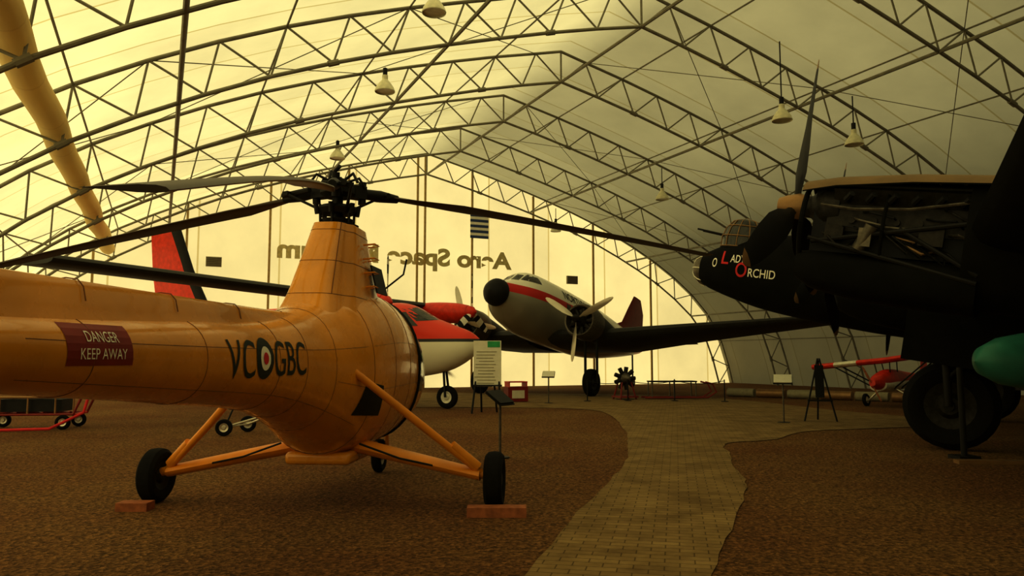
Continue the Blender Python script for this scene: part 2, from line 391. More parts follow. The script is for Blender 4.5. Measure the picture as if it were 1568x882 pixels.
g=MB(); g.add([(-70,-50,0),(90,-50,0),(90,110,0),(-70,110,0)],[[0,1,2,3]],gravel()); g.obj('floor',smooth=False)
pl=[(-1.2,2.),(-.6,4.),(.08,6.02),(.7,8.4),(1.33,10.6),(1.85,12.6),(2.15,14.6),(2.5,17),(2.75,20),(2.85,22.6),(2.6,24.6),(1.2,25.8),(-2,26.2),(-7,26.6)]
pr=[(-7,37.5),(-2,37),(3,36.2),(7.,34.5),(9.3,30),(10.2,25),(11.3,21.6),(11,19.6),(9.3,18.6),(6.7,17.6),(5.4,15.9),(4.35,15.3),(4.0,14.7),(3.75,13.4),(3.4,12),(3.18,10.66),(2.8,9.44),(2.1,7.54),(1.52,6.02),(.9,4),(.6,2)]
def smooth2(P,n=5):
    out=[]
    for i in range(len(P)-1):
        p0=V(P[max(i-1,0)]);p1=V(P[i]);p2=V(P[i+1]);p3=V(P[min(i+2,len(P)-1)])
        for k in range(n):
            t=k/n; q=.5*((2*p1)+(p2-p0)*t+(2*p0-5*p1+4*p2-p3)*t*t+(3*p1-p0-3*p2+p3)*t**3); out.append((q.x+random.uniform(-.025,.025),q.y))
    out.append(P[-1]); return out
pp=smooth2(pl)+smooth2(pr)
me=bpy.data.meshes.new('path'); bm=bmesh.new(); vs=[bm.verts.new((x,y,.012)) for x,y in pp]; f=bm.faces.new(vs)
bmesh.ops.triangulate(bm,faces=[f]); bmesh.ops.recalc_face_normals(bm,faces=bm.faces); bm.to_mesh(me); bm.free(); me.materials.append(paver())
o=bpy.data.objects.new('paved_path',me); sc.collection.objects.link(o)
# ---------------------------------------------------------------- helicopter (x fwd, y port, z up)
hp,HPM=empty('yellow_helicopter',(-2.12,9.2,0),(0,0,R(85.3)))
ht=[(3.1,.05,1.2,1.4),(2.9,.40,.85,1.75),(2.3,.64,.66,2.2),(1.3,.73,.56,2.48),(.3,.74,.52,2.52),(-.5,.68,.57,2.42),(-1.1,.56,.80,2.25),(-1.7,.45,1.02,2.1),(-2.5,.37,1.2,2.0),(-4.,.30,1.35,1.93),(-5.7,.235,1.5,1.88),(-7.6,.16,1.66,1.9)]
hb=MB(); body(hb,ht,M['yellow'],.12,2.15,40,x1=1.5)
fus=hb.obj('fuselage',hp)
cb=MB(); body(cb,ht,M['glass'],.1,2.15,40,x0=1.5); cab=cb.obj('cabin_glazing',hp)
cab.data.materials.append(M['yellow'])
for p in cab.data.polygons:
    if p.center.z<1.25 or p.center.z>2.4: p.material_index=1
B=bvh_of(fus)
sm=MB()
for x in(1.47,.85,.1,-.62,-1.45,-2.05,-2.6,-3.8,-5.0,-6.2):
    w,zb,zt=interp(ht,x); s_=sec(x,w+.001,zb-.001,zt+.001,n=40,e=2.15); sm.tube(s_+[s_[0]],.0028 if x<1.4 else .03,M['seam'] if x<1.4 else M['black'],5)
for f_ in(.16,.40,.66):
    L_=[]
    for i in range(26):
        x=(-5.5 if f_!=.4 else -1.4)+(6.9 if f_!=.4 else 2.8)*i/25; w,zb,zt=interp(ht,x); z=zb+(zt-zb)*f_
        h=B.ray_cast(V((x,-2,z)),V((0,1,0)))
        if h[0]: L_.append(h[0])
    sm.tube(L_,.0024,M['seam'],5)
sm.obj('panel_seams',hp)
ts=MB()
rings=[]
for i in range(30):
    x=-1.0-6.4*i/29; w,zb,zt=interp(ht,x); hw=.13-.03*i/29; top=2.10
    rings.append([V((x,hw*c,zt-.05+(top-zt+.05)*s)) for c,s in[(1.35,0),(1.05,.35),(.9,.75),(.6,.95),(0,1),(-.6,.95),(-.9,.75),(-1.05,.35),(-1.35,0)]])
ts.loft(rings,M['yellow'],True,False)
for x in(-1.9,-2.9,-3.9,-4.9,-5.9): 
    r_=[V((x,.137*c*(1-.2*(-x-1)/6.4),1.9+.205*s)) for c,s in[(1.05,.35),(.9,.75),(.6,.95),(0,1),(-.6,.95),(-.9,.75),(-1.05,.35)]]; ts.tube(r_,.004,M['seam'],5)
ts.obj('driveshaft_tunnel',hp)
py=MB(); rings=[]
for k in range(13):
    t=k/12; z=2.05+1.17*t; fl_=max(0,(.35-t))**2*.5
    xr=-1.28+.82*t-fl_*1.2; xf=.95-.45*t+fl_; hw=.42-.17*t+fl_
    cx=(xr+xf)/2; hx=(xf-xr)/2; ring=[]
    for j in range(36):
        a=2*math.pi*j/36; c=math.cos(a); s=math.sin(a)
        ring.append(V((cx+hx*math.copysign(abs(c)**.42,c),-.02+hw*math.copysign(abs(s)**.5,s)*(1 if c>-.2 else .8),z)))
    rings.append(ring)
py.loft(rings,M['yellow'])
py.obj('rotor_pylon',hp)
ps=MB()
for t in(.33,.62,.97):
    k=int(t*12); r_=rings[k]; ps.tube(r_+[r_[0]],.004,M['seam'],5)
ps.tube([rings[k][22]+V((-.002,-.002,0)) for k in range(3,13)],.005,M['seam'],5)
for k in range(4):
    z=2.5+k*.17; ps.tube([(.0,-.33,z),(.0,-.47,z+.01),(.22,-.47,z+.01),(.22,-.33,z)],.012,M['strut'],6)
ps.box((.45,-.41,2.62),(.5,.02,.35),M['black'],Matrix.Rotation(R(-14),3,'X'))
ps.tube([(.9,-.3,2.5),(.9,-.62,2.75),(.9,-.66,2.95)],.012,M['dark'],6)
ps.obj('pylon_steps',hp)
hub=MB(); D=M['dark']
hub.cyl((0,0,3.15),(0,0,3.82),.065,D); hub.rev((0,0,3.2),(0,0,1),[(0,.0),(0,.24),(.05,.26),(.08,.18),(.12,.2),(.15,.0)],D,20)
hub.rev((0,0,3.42),(0,0,1),[(-.03,0),(-.03,.2),(.03,.24),(.07,.2),(.07,0)],D,20)
hub.rev((0,0,3.66),(0,0,1),[(-.07,0),(-.07,.15),(-.02,.21),(.05,.21),(.09,.14),(.16,.1),(.2,.0)],D,20)
hub.tube([(0,0,3.82),(.03,.05,3.93),(-.03,-.03,3.98)],.025,D)
for k in range(6):
    a=k*math.pi/3; c,s=math.cos(a),math.sin(a)
    hub.cyl((.2*c,.2*s,3.22),(.21*c,.21*s,3.5),.016,D,6)
    hub.tube([(.12*c,.12*s,3.8),(.26*c,.26*s,3.86),(.34*c,.34*s,3.74)],.018,D,6)
    hub.cyl((.24*c,.24*s,3.38),(.26*c,.26*s,3.5),.03,D,8)
blades=[(39,-1.0),(154.5,-4.4),(278.6,-12.35)]
for bi,(ang,fl_) in enumerate(blades):
    a=R(ang-85.3); d0=V((math.cos(a),math.sin(a),0)); t=V((-math.sin(a),math.cos(a),0))
    d=(d0*math.cos(R(fl_))+V((0,0,math.sin(R(fl_))))).normalized(); n_=d.cross(t)
    c0=V((0,0,3.69))
    hub.box(c0+d0*.26,(.2,.14,.16),D,cols(d0,t,(0,0,1)))
    hub.cyl(c0+d0*.33-n_*.14,c0+d0*.33+n_*.14,.05,D,10)
    hub.tube([c0+d0*.33,c0+d0*.33+d*.25,c0+d0*.33+d*.5],[.06,.075,.05],D,10)
    hub.cyl(c0+d0*.33+d*.3-t*.13,c0+d0*.33+d*.3+t*.13,.035,D,8)
    hub.cyl(c0+d0*.33+d*.3+t*.2,V((.22*math.cos(a+.6),.22*math.sin(a+.6),3.45)),.018,D,6)
    hub.tube([c0+d0*.3+t*.16,c0+d0*.45+d*.3+t*.12],.035,D,8)
    hub.box(c0+d0*.33+d*.3+t*.1,(.08,.25,.05),D,cols(d,t,n_))
    bl=MB(); af=[(0,0),(.04,.3),(.15,.48),(.35,.5),(.7,.25),(1,.02),(.7,-.12),(.35,-.3),(.15,-.3),(.04,-.2)]; rings=[]
    for k in range(22):
        r=.75+6.5*k/21; ch=.10+(.30)*min(1,k/3.) if k<3 else .42-.17*(k/21)
        th=.07 if k<2 else .055-.025*k/21
        droop=-.0016*(r-.8)**2 if bi<2 else .07*math.sin(math.pi*(r-.75)/6.5)
        cc=c0+d*r+V((0,0,droop))
        rings.append([cc+t*(ch*(.25-u))+n_*(w*th) for u,w in af])
    bl.loft(rings,M['blade']); bl.obj('rotor_blade_%d'%(bi+1),hp)
hub.obj('rotor_hub',hp)
lg=MB()
for s in(-1,1):
    W=V((-.34,s*1.96,.31)); wheel(lg,W,(0,1,0),.31,.2,M['dark'])
    A=V((-.1,s*.25,.66)); Bp=V((-.34,s*1.80,.36)); rings=[]
    for k in range(6):
        p=A.lerp(Bp,k/5); w=.19-.07*k/5; h=.085-.02*k/5
        rings.append([p+V((w*math.cos(q*math.pi/6),0,h*math.sin(q*math.pi/6))) for q in range(12)])
    lg.loft(rings,M['strut'])
    lg.tube([(-1.05,s*.5,1.55),(-.65,s*1.2,.92),(-.36,s*1.82,.38)],[.04,.045,.04],M['strut'],10)
    lg.cyl((-.36,s*1.78,.38),(-.34,s*2.03,.31),.05,M['strut'])
    lg.cyl((-.5,s*1.5,.70),(-.38,s*1.78,.45),.055,M['strut'])
    lg.tube([(-.45,s*.45,.70),(-.42,s*.9,.54),(-.36,s*1.66,.38)],.012,M['dark'],6)
wheel(lg,(2.2,0,.24),(0,1,0),.24,.14); lg.cyl((2.2,.12,.24),(2.15,.1,.9),.03,M['strut']); lg.cyl((2.2,-.12,.24),(2.15,-.1,.9),.03,M['strut'])
lg.obj('landing_gear',hp)
bp_=MB(); bp_.box((.1,0,.54),(1.3,.75,.14),M['yellow']); o=bp_.obj('belly_panel',hp)
bv=o.modifiers.new('b','BEVEL'); bv.width=.05; bv.segments=3
te=MB(); te.wing([((-7.0,-.1,1.75),.5,.05),((-7.0,-.8,1.85),.3,.03)],M['yellow']); 
te.cyl((-7.4,0,1.8),(-7.4,.45,2.0),.05,D); prop(te,(-7.4,.45,2.0),(0,1,0),1.2,3,30,M['blade'],None,.1)
te.obj('tail_rotor',hp)
Sd=(0,1,0)
text('registration_left','VC',.44,.30,M['ink'],hp,STAR,(-3.28,-1.2,1.645),B,Sd,bold=0)
text('registration_right','GBC',.62,.30,M['ink'],hp,STAR,(-2.40,-1.2,1.65),B,Sd,bold=0)
def disc(cx,cz,r,n=28): return [(cx+r*math.cos(2*math.pi*k/n),-1.2,cz+r*1.1*math.sin(2*math.pi*k/n)) for k in range(n)]
decal('roundel_outer',disc(-2.89,1.65,.155),M['ink'],hp,B,Sd,.005,.04)
decal('roundel_white',disc(-2.89,1.65,.09),M['wht'],hp,B,Sd,.008,.04)
decal('roundel_red',disc(-2.89,1.65,.045),M['letter'],hp,B,Sd,.011,.04)
decal('danger_panel',[(-5.22,-1.2,1.61),(-4.66,-1.2,1.61),(-4.66,-1.2,1.84),(-5.22,-1.2,1.84)],M['dkred'],hp,B,Sd,.004,.04)
text('danger_text','DANGER',.28,.06,M['wht'],hp,STAR,(-4.92,-1.2,1.77),B,Sd,.007,.02,bold=0)
text('keep_away_text','KEEP AWAY',.40,.06,M['wht'],hp,STAR,(-4.92,-1.2,1.675),B,Sd,.007,.02,bold=0)
decal('side_vent',[(-.95,-1.3,1.05),(-.3,-1.3,1.0),(-.35,-1.3,1.34),(-.8,-1.3,1.40)],M['black'],hp,B,Sd,.006)
ck=MB(); ck.box((-.16,8.26,.05),(.62,.2,.10),M['wood']); ck.obj('wheel_chock',smooth=False)
ck=MB(); ck.box((-4.12,8.58,.045),(.34,.2,.09),M['wood']); ck.obj('wheel_chock',smooth=False)
# ---------------------------------------------------------------- bomber
bo,BM=empty('bomber_airplane',(5.06,21.0,4.25),(0,R(-10),R(145.2))); BI=BM.inverted()
bt=[(-20,.2,.3,.8),(-16,.6,-.5,.95),(-12,.86,-1.15,1.0),(-5,.9,-1.2,1.0),(-3,.9,-1.1,.98),(-1.9,.86,-.98,.92),(-1.1,.76,-.8,.7),(-.5,.56,-.62,.42),(-.3,.46,-.52,.3)]
fb=MB(); body(fb,bt,M['bomber'],.3,2.3,36); bf=fb.obj('fuselage',bo)
nb=MB()
nb.rev((-.35,0,-.12),(1,0,0),[(0,.45),(.12,.42),(.24,.33),(.33,.2),(.38,0)],M['pipe'],20)
for k in range(8):
    a=k*math.pi/4; nb.tube([V((-.35+h,r*math.cos(a),-.12+r*math.sin(a))) for h,r in[(0,.455),(.12,.425),(.24,.335),(.33,.205),(.38,.02)]],.018,M['white'],5)
nb.obj('nose_dome',bo)
tb=MB(); tx=-1.25; tz=.52
tb.rev((tx,0,tz-.3),(0,0,1),[(0,.62),(.3,.6)],M['bomber'],24)
tb.rev((tx,0,tz),(0,0,1),[(0,.58),(.25,.58),(.5,.5),(.72,.32),(.80,.1),(.81,0)],M['glass'],20)
for k in range(12):
    a=k*math.pi/6; tb.tube([V((tx+r*math.cos(a),r*math.sin(a),tz+h)) for h,r in[(0,.585),(.25,.585),(.5,.51),(.72,.33),(.81,.02)]],.013,M['tan'],5)
for h,r in((.02,.59),(.3,.585),(.58,.45)):
    tb.tube([V((tx+r*math.cos(a*math.pi/12),r*math.sin(a*math.pi/12),tz+h)) for a in range(25)],.014,M['tan'],5)
for y in(-.2,.2): tb.cyl((tx+.35,y,tz+.3),(tx+1.25,y,tz+.42),.025,M['dark'],8)
tb.obj('nose_turret',bo)
cg=MB(); body(cg,[(-6.2,.1,.9,1.05),(-5.8,.42,.8,1.45),(-4.6,.5,.8,1.6),(-3.6,.4,.8,1.4),(-3.0,.1,.8,.98)],M['glass'],.2,2.4,20); cg.obj('cockpit_canopy',bo)
BV=bvh_of(bf); Pd=(0,-1,0)
text('nose_art_lady','ADY',.40,.2,M['wht'],bo,PORT,(-1.43,2,.19),BV,Pd,.008,.08)
text('nose_art_l','L',.2,.34,M['letter'],bo,PORT,(-1.08,2,.2),BV,Pd,.008,.08)
text('nose_art_o','O',.30,.38,M['letter'],bo,PORT,(-1.56,2,-.08),BV,Pd,.012,.08)
text('nose_art_orchid','RCHID',.70,.22,M['wht'],bo,PORT,(-2.10,2,-.13),BV,Pd,.008,.08)
text('nose_letter','O',.14,.24,M['wht'],bo,PORT,(-.78,2,.05),BV,Pd,.008,.08)
wg=MB()
for s,tip in((1,15.3),(-1,11.5)):
    wg.wing([((-6.4,s*.5,-.35),5.2,.85),((-6.5,s*4,-.2),5.0,.8),((-7.2,s*9,.35),3.9,.6),((-8.15,s*tip,.35+.09*(tip-9)+.1),2.0,.3)],M['bomber'])
wg.obj('wings',bo)
def nacelle(y,z,hx,full,nm):
    nb=MB()
    T=[(hx-6.6,.12,z-.35,z-.1),(hx-5,.5,z-.85,z+.25),(hx-3.4,.64,z-1.25,z+.5),(hx-2.3,.62,z-1.3,z+.53)]
    body(nb,T,M['bomber'],.3,2.6,28,cy=y)
    if full:
        body(nb,[(hx-2.5,.6,z-1.1,z+.52),(hx-1.2,.55,z-1.05,z+.48),(hx-.3,.42,z-.85,z+.38),(hx-.15,.36,z-.5,z+.34)],M['bomber'],.3,2.5,28,cy=y)
        nb.rev((hx-.2,y,z),(1,0,0),[(0,.36),(.25,.33),(.5,.22),(.68,.0)],M['teal'],20)
    else:
        body(nb,[(hx-2.5,.58,z-1.36,z-.68),(hx-1.2,.55,z-1.34,z-.68),(hx-.35,.45,z-1.22,z-.66),(hx-.15,.38,z-1.1,z-.68)],M['bomber'],.3,3.2,24,cy=y)
        rings=[]
        for x,w,t in((hx-2.6,.62,.55),(hx-1.6,.59,.53),(hx-.6,.49,.46),(hx-.12,.40,.38)):
            rings.append([V((x,y+w*math.sin(a*math.pi/16),z+t-.24+.24*math.cos(a*math.pi/16))) for a in range(-7,8)])
        nb.loft(rings,M['bombertop'],False,False)
        nb.loft([[q+V((0,0,-.02)) for q in r] for r in rings],M['bomber'],False,False)
        E=M['alloy']
        nb.box((hx-1.35,y,z-.2),(2.1,.52,.95),M['black'])
        nb.box((hx-1.45,y,z-.15),(1.9,.60,.42),E)
        nb.tube([V((hx-.18,y+.44*math.cos(a*math.pi/12),z-.3+.62*math.sin(a*math.pi/12))) for a in range(25)],.04,M['bomber'],8)
        nb.tube([V((hx-1.3,y+.55*math.cos(a*math.pi/12),z-.35+.72*math.sin(a*math.pi/12))) for a in range(25)],.025,M['bomber'],8)
        for s in(-1,1):
            nb.box((hx-1.45,y+s*.24,z+.14),(1.75,.22,.34),E,Matrix.Rotation(R(-30*s),3,'X'))
            nb.cyl((hx-2.3,y+s*.3,z+.3),(hx-.6,y+s*.3,z+.3),.05,M['dark'],10)
            for k in range(6):
                x=hx-.75-k*.29
                nb.tube([(x,y+s*.28,z+.10),(x-.02,y+s*.46,z+.08),(x-.1,y+s*.54,z+.15)],[.05,.05,.045],M['dark'],8)
                nb.cyl((x,y+s*.2,z+.33),(x,y+s*.33,z+.38),.025,M['pipe'],6)
                nb.cyl((x-.1,y+s*.28,z-.2),(x-.1,y+s*.36,z-.2),.05,E,8)
            nb.cyl((hx-.35,y+s*.40,z-.55),(hx-2.5,y+s*.57,z-.15),.035,M['dark'],8)
            nb.cyl((hx-.3,y+s*.40,z-.50),(hx-2.5,y+s*.57,z-.95),.035,M['dark'],8)
            nb.cyl((hx-1.5,y+s*.48,z-.30),(hx-2.5,y+s*.57,z-.85),.03,M['dark'],8)
            nb.tube([(hx-.4,y+s*.34,z+.0),(hx-.9,y+s*.46,z-.06),(hx-1.6,y+s*.46,z-.02),(hx-2.3,y+s*.52,z+.1)],.022,M['pipe'],6)
            for k in range(18):
                x=hx-.4-random.random()*1.9; zz=z+.1-random.random()*.65
                nb.tube([(x,y+s*.30,zz),(x-.12,y+s*(.40+random.random()*.1),zz-.1*random.random()),(x-.25-.3*random.random(),y+s*.43,zz-.3*random.random()),(x-.45,y+s*.3,zz-.1)],.010+.012*random.random(),random.choice([M['alloy'],M['dark'],M['pipe'],M['black'],M['tan']]),6)
            nb.cyl((hx-1.0,y+s*.42,z-.62),(hx-1.15,y+s*.46,z-.28),.09,M['pipe'],14)
            nb.box((hx-1.08,y+s*.50,z-.45),(.17,.03,.26),M['pipe'])
            nb.box((hx-1.9,y+s*.44,z-.38),(.3,.12,.25),E)
            nb.box((hx-.65,y+s*.38,z-.40),(.25,.12,.2),E)
        nb.rev((hx-.55,y,z),(1,0,0),[(-.1,0),(-.1,.34),(.1,.36),(.22,.3),(.35,.17),(.62,.15),(.66,.0)],E,20)
        nb.rev((hx-.0,y,z),(1,0,0),[(-.12,.0),(-.12,.17),(0,.2),(.16,.17),(.3,.12),(.32,0)],M['tan'],16)
    nb.obj(nm,bo)
nacelle(8.1,.56,-4.8,False,'engine_outer_port')
nacelle(3.9,.0,-4.4,True,'engine_inner_port'); nacelle(-3.9,.0,-4.4,True,'engine_inner_starboard'); nacelle(-8.1,.56,-4.8,True,'engine_outer_starboard')
pb=MB(); prop(pb,(-4.75,8.1,.56),(1,0,0),2.3,3,2,M['black'],M['tan'],.2); pb.obj('propeller_outer_port',bo)
pb=MB(); prop(pb,(-4.35,3.9,.0),(1,0,0),2.2,3,8,M['black'],M['tan'],.16); pb.obj('propeller_inner_port',bo)
pb=MB(); prop(pb,(-4.35,-3.9,.0),(1,0,0),1.9,3,40,M['black'],M['tan'],.13); pb.obj('propeller_inner_starboard',bo)
gr=MB()
for s in(1,-1):
    top=BM@V((-6.6,s*3.9,-.5)); c=V((top.x,top.y,.8)); ax=(BM.to_3x3()@V((0,1,0))); fw=V((math.cos(R(145.2)),math.sin(R(145.2)),0))
    if s>0: c+=V((-.1,0,0))
    loc=lambda p: BI@V(p)
    axl=BI.to_3x3()@ax
    wheel(gr,loc(c),axl,.8,.5,M['alloy'])
    for q in(-1,1):
        e=c+ax*.4*q; gr.cyl(loc(e),loc(V((e.x,e.y,2.7))),.07,M['dark'],12); gr.cyl(loc(e+V((0,0,.5))),loc(V((e.x,e.y,0))-fw*1.6+V((0,0,2.6))),.045,M['dark'],8)
        gr.box(loc(V((e.x,e.y,2.2))-fw*.5+ax*q*.15),(2.2,.04,1.5),M['bomber'])
    gr.cyl(loc(c-ax*.4),loc(c+ax*.4),.09,M['dark'],12)
gr.obj('main_gear',bo)
tl=MB(); tl.wing([((-17,0,.6),2.2,.25),((-17.4,4.2,.65),1.4,.15)],M['bomber']); tl.wing([((-17,0,.6),2.2,.25),((-17.4,-4.2,.65),1.4,.15)],M['bomber'])
for s in(-1,1): tl.wing([((-17.6,s*4.2,-.5),.8,.1),((-17.1,s*4.2,.6),2.0,.18),((-17.7,s*4.2,1.9),.8,.08)],M['bomber'],True)
tl.obj('tail_unit',bo)
# ---------------------------------------------------------------- propliner (twin radial)
dc,DM=empty('twin_engine_propliner',(-.95,32,4.60),(0,R(-10),R(-121))); DI=DM.inverted()
liv=bands('propliner_livery',2,-2,2,[(-2,(.38,.36,.29)),(.0,(.66,.03,.015)),(.42,(.95,.94,.84))],.28,.15)
dt=[(-17.4,.08,.5,.8),(-16.4,.35,.15,.95),(-13,.85,-.65,1.2),(-9.5,1.24,-1.28,1.40),(-6,1.32,-1.45,1.46),(-3.2,1.30,-1.44,1.42),(-2.3,1.16,-1.3,1.28),(-1.5,.97,-1.08,.76),(-.7,.54,-.56,.48)]
db=MB(); body(db,dt,liv,.25,2.1,36)
df=db.obj('fuselage',dc); DV=bvh_of(df)
nr=MB(); nr.rev((-.75,0,-.05),(1,0,0),[(0,.52),(.1,.6),(.3,.58),(.5,.46),(.65,.26),(.72,0)],M['black'],24); nr.obj('radome',dc)
for s in(-1,1):
    decal('cockpit_side_window',[(-2.0,s*3,.74),(-2.6,s*3,.74),(-2.6,s*3,1.08),(-2.1,s*3,1.04)],M['glass'],dc,DV,(0,-s,0),.01,.1)
    for y0,y1 in((.06,.42),(.47,.82)):
        decal('windshield',[(1,s*y0,.78),(1,s*y1,.74),(1,s*y1*.95,1.08),(1,s*y0,1.15)],M['glass'],dc,DV,(-1,0,0),.012,.1)
    for k in range(7):
        x=-4.6-k*1.05
        decal('cabin_window',[(x,s*3,.08),(x-.42,s*3,.08),(x-.42,s*3,.36),(x,s*3,.36)],M['glass'],dc,DV,(0,-s,0),.01,.15)
text('airline_name','NORTHWAY',3.4,.40,M['ink'],dc,PORT,(-6.2,3,.78),DV,Pd,.012,.12)
w2=MB()
for s in(1,-1):
    w2.wing([((-4.2,s*.6,-1.15),4.6,.75),((-4.2,s*3.2,-1.15),4.5,.7),((-4.9,s*7,-.75),3.2,.45),((-6.1,s*13.2,-.15),1.4,.18)],M['olive'])
    w2.wing([((-14.9,s*.2,.7),1.9,.2),((-15.6,s*3.7,.75),1.0,.1)],M['olive'])
w2.wing([((-12.2,0,.95),4.6,.12),((-14.0,0,1.6),3.2,.16),((-14.9,0,2.7),2.3,.12),((-15.6,0,3.5),1.1,.08)],M['dkred'],True)
w2.obj('wings_and_tail',dc)
for s in(1,-1):
    en=MB(); hx=-2.75; y=s*2.9; z=-.85
    en.rev((hx,y,z),(1,0,0),[(-.35,0),(-.35,.55),(-.1,.6),(0,.62),(.02,.68),(-.15,.75),(-.8,.76),(-1.1,.72)],M['pipe'],28)
    body(en,[(hx-5.2,.1,z-.3,z-.05),(hx-3,.55,z-.6,z+.35),(hx-1,.68,z-.68,z+.68)],M['olive'],.4,2.1,20,cy=y)
    en.rev((hx-.2,y,z),(1,0,0),[(-.1,0),(-.1,.3),(.15,.26),(.3,.14),(.42,.1)],M['alloy'],16)
    for k in range(9):
        a=k*2*math.pi/9; en.cyl((hx-.22,y+.15*math.cos(a),z+.15*math.sin(a)),(hx-.22,y+.55*math.cos(a),z+.55*math.sin(a)),.09,M['alloy'],8)
    prop(en,(hx+.25,y,z),(1,0,0),1.85,3,-62 if s>0 else 20,M['metal'],None,.15)
    en.rev((hx+.25,y,z),(1,0,0),[(-.1,0),(-.1,.15),(.05,.17),(.25,.1),(.32,0)],M['alloy'],14)
    en.obj('engine_port' if s>0 else 'engine_starboard',dc)
    ge=MB(); top=DM@V((-4.0,y,-1.2)); c=V((top.x,top.y,.6)); axw=DM.to_3x3()@V((0,1,0))
    wheel(ge,DI@c,DI.to_3x3()@axw,.6,.4,M['alloy'])
    for q in(-1,1): ge.cyl(DI@(c+axw*.28*q),DI@(V((c.x,c.y,2.6))+axw*.28*q),.06,M['dark'],8)
    ge.cyl(DI@(c-axw*.3),DI@(c+axw*.3),.06,M['dark'],8)
    ge.obj('main_gear_port' if s>0 else 'main_gear_starboard',dc)
tw=MB(); c=DM@V((-15.8,0,.2)); p=V((c.x,c.y,.25)); wheel(tw,DI@p,(0,1,0),.25,.14); tw.cyl(DI@p,DI@V((c.x,c.y,c.z+.3)),.05,M['dark'],8); tw.obj('tail_wheel',dc)
# ---------------------------------------------------------------- red/white turboprop
tp,TM=empty('red_white_turboprop_airplane',(-1.05,25,0),(0,0,R(-25.5)))
liv2=bands('turboprop_livery',2,0,5,[(0,(.85,.83,.70)),(2.18,(.02,.02,.02)),(2.28,(.76,.05,.015)),],.35)
tt=[(-15.2,.2,2.6,3.4),(-9,.84,1.1,3.5),(-4,.88,.95,3.55),(-2.7,.84,1.0,3.5),(-1.7,.72,1.12,3.02),(-1,.6,1.3,2.76),(-.35,.38,1.65,2.52),(0,.08,2.0,2.28)]
b1=MB(); body(b1,tt,liv2,.2,2.3,36); o=b1.obj('fuselage',tp); TV=bvh_of(o)
for s in(-1,1):
    decal('windscreen',[(3,s*.04,2.94),(3,s*.6,2.88),(3,s*.55,3.3),(3,s*.04,3.38)],M['glass'],tp,TV,(-1,0,0),.012,.1)
    decal('side_window',[(-1.95,s*3,2.72),(-3.1,s*3,2.72),(-3.05,s*3,3.15),(-2.5,s*3,3.2)],M['glass'],tp,TV,(0,-s,0),.012,.1)
b2=MB()
for s,span in((-1,12),(1,5.2)):
    b2.wing([((-3.6,s*.3,3.62),2.0,.3),((-3.6,s*span,3.62+.1*span/12),1.8,.22)],M['olive'])
    b2.wing([((-13.6,0,3.3),1.6,.15),((-13.6,s*3,3.35),1.3,.1)],M['white'])
    body(b2,[(-5.6,.15,3.2,3.6),(-3.6,.36,3.0,3.75),(-2.4,.38,2.95,3.7),(-1.9,.25,3.1,3.6)],M['red'],.3,2.2,20,cy=s*2.7)
    b2.rev((-1.9,s*2.7,3.35),(1,0,0),[(0,.24),(.2,.19),(.35,0)],M['red'],16)
    prop(b2,(-1.75,s*2.7,3.35),(1,0,0),1.45,3,0,M['black'],None,.18,stripes=[M['black'],M['wht']])
    b2.cyl((-5.2,s*.7,1.3),(-5.2,s*1.9,.5),.09,M['white'],10); wheel(b2,(-5.2,s*1.95,.42),(0,1,0),.42,.25,M['white'])
    b2.cyl((-4.1,s*.85,1.3),(-4.3,s*4.2,3.6),.06,M['white'],8)
b2.obj('wings_and_engines',tp)
b3=MB(); b3.wing([((-12.0,0,3.3),2.9,.2),((-13.2,0,5.2),2.1,.18),((-14.0,0,6.9),1.5,.12)],M['red'],True)
b3.wing([((-11.8,0,3.3),.9,.23),((-13.0,0,5.2),.8,.21),((-13.8,0,6.95),1.0,.14)],M['black'],True)
b3.obj('tail_fin',tp)
text('fin_registration','CFPAT',1.2,.35,M['dkred'],tp,STAR,(-14.45,-.13,4.95))
b4=MB(); wheel(b4,(-1.2,0,.38),(0,1,0),.38,.2,M['white']); b4.cyl((-1.2,.14,.38),(-1.3,.08,1.3),.04,M['dark']); b4.cyl((-1.2,-.14,.38),(-1.3,-.08,1.3),.04,M['dark']); b4.obj('nose_gear',tp)
# ---------------------------------------------------------------- small ultralight at right
ul,UM=empty('ultralight_airplane',(13.0,26.5,0),(R(7),0,R(222)),.86)
u=MB(); body(u,[(-4.2,.06,1.0,1.2),(-2,.25,.85,1.35),(0,.36,.65,1.5),(1.0,.3,.7,1.3),(1.5,.12,.85,1.1)],M['red'],.2,2.2,20)
body(u,[(-2.5,.26,.78,1.1),(0,.39,.60,1.1),(1.0,.33,.66,1.05)],M['white'],.2,2.2,20)
for s in(-1,1):
    for k in range(3):
        y0=s*(k*.95); y1=s*((k+1)*.95)
        u.wing([((.5,y0,1.85+.02*k),1.45,.24),((.5,y1,1.87+.02*k),1.45 if k<2 else 1.0,.24)],M['red'] if k!=1 else M['white'])
    for x in(.3,-.4): u.cyl((x,s*.3,.7),(x,s*2.0,1.85),.03,M['dark'],6); u.cyl((x,s*.25,1.3),(x,s*.3,1.8),.022,M['dark'],6)
    u.tube([(.2,s*.25,.75),(.2,s*.85,.3)],.04,M['metal'],8); wheel(u,(.2,s*.9,.36),(0,1,0),.26,.14,M['white'])
    u.wing([((-3.4,0,1.15),.9,.05),((-3.6,s*1.2,1.15),.6,.04)],M['red'])
u.wing([((-3.3,0,1.1),1.0,.06),((-3.8,0,2.0),.6,.04)],M['red'],True)
prop(u,(1.55,0,.95),(1,0,0),.75,2,20,M['wood'],None,.12); wheel(u,(-4.0,0,.14),(0,1,0),.12,.07)
u.cyl((-4.0,0,.12),(-3.9,0,1.05),.02,M['dark'],6)
u.obj('airframe',ul)
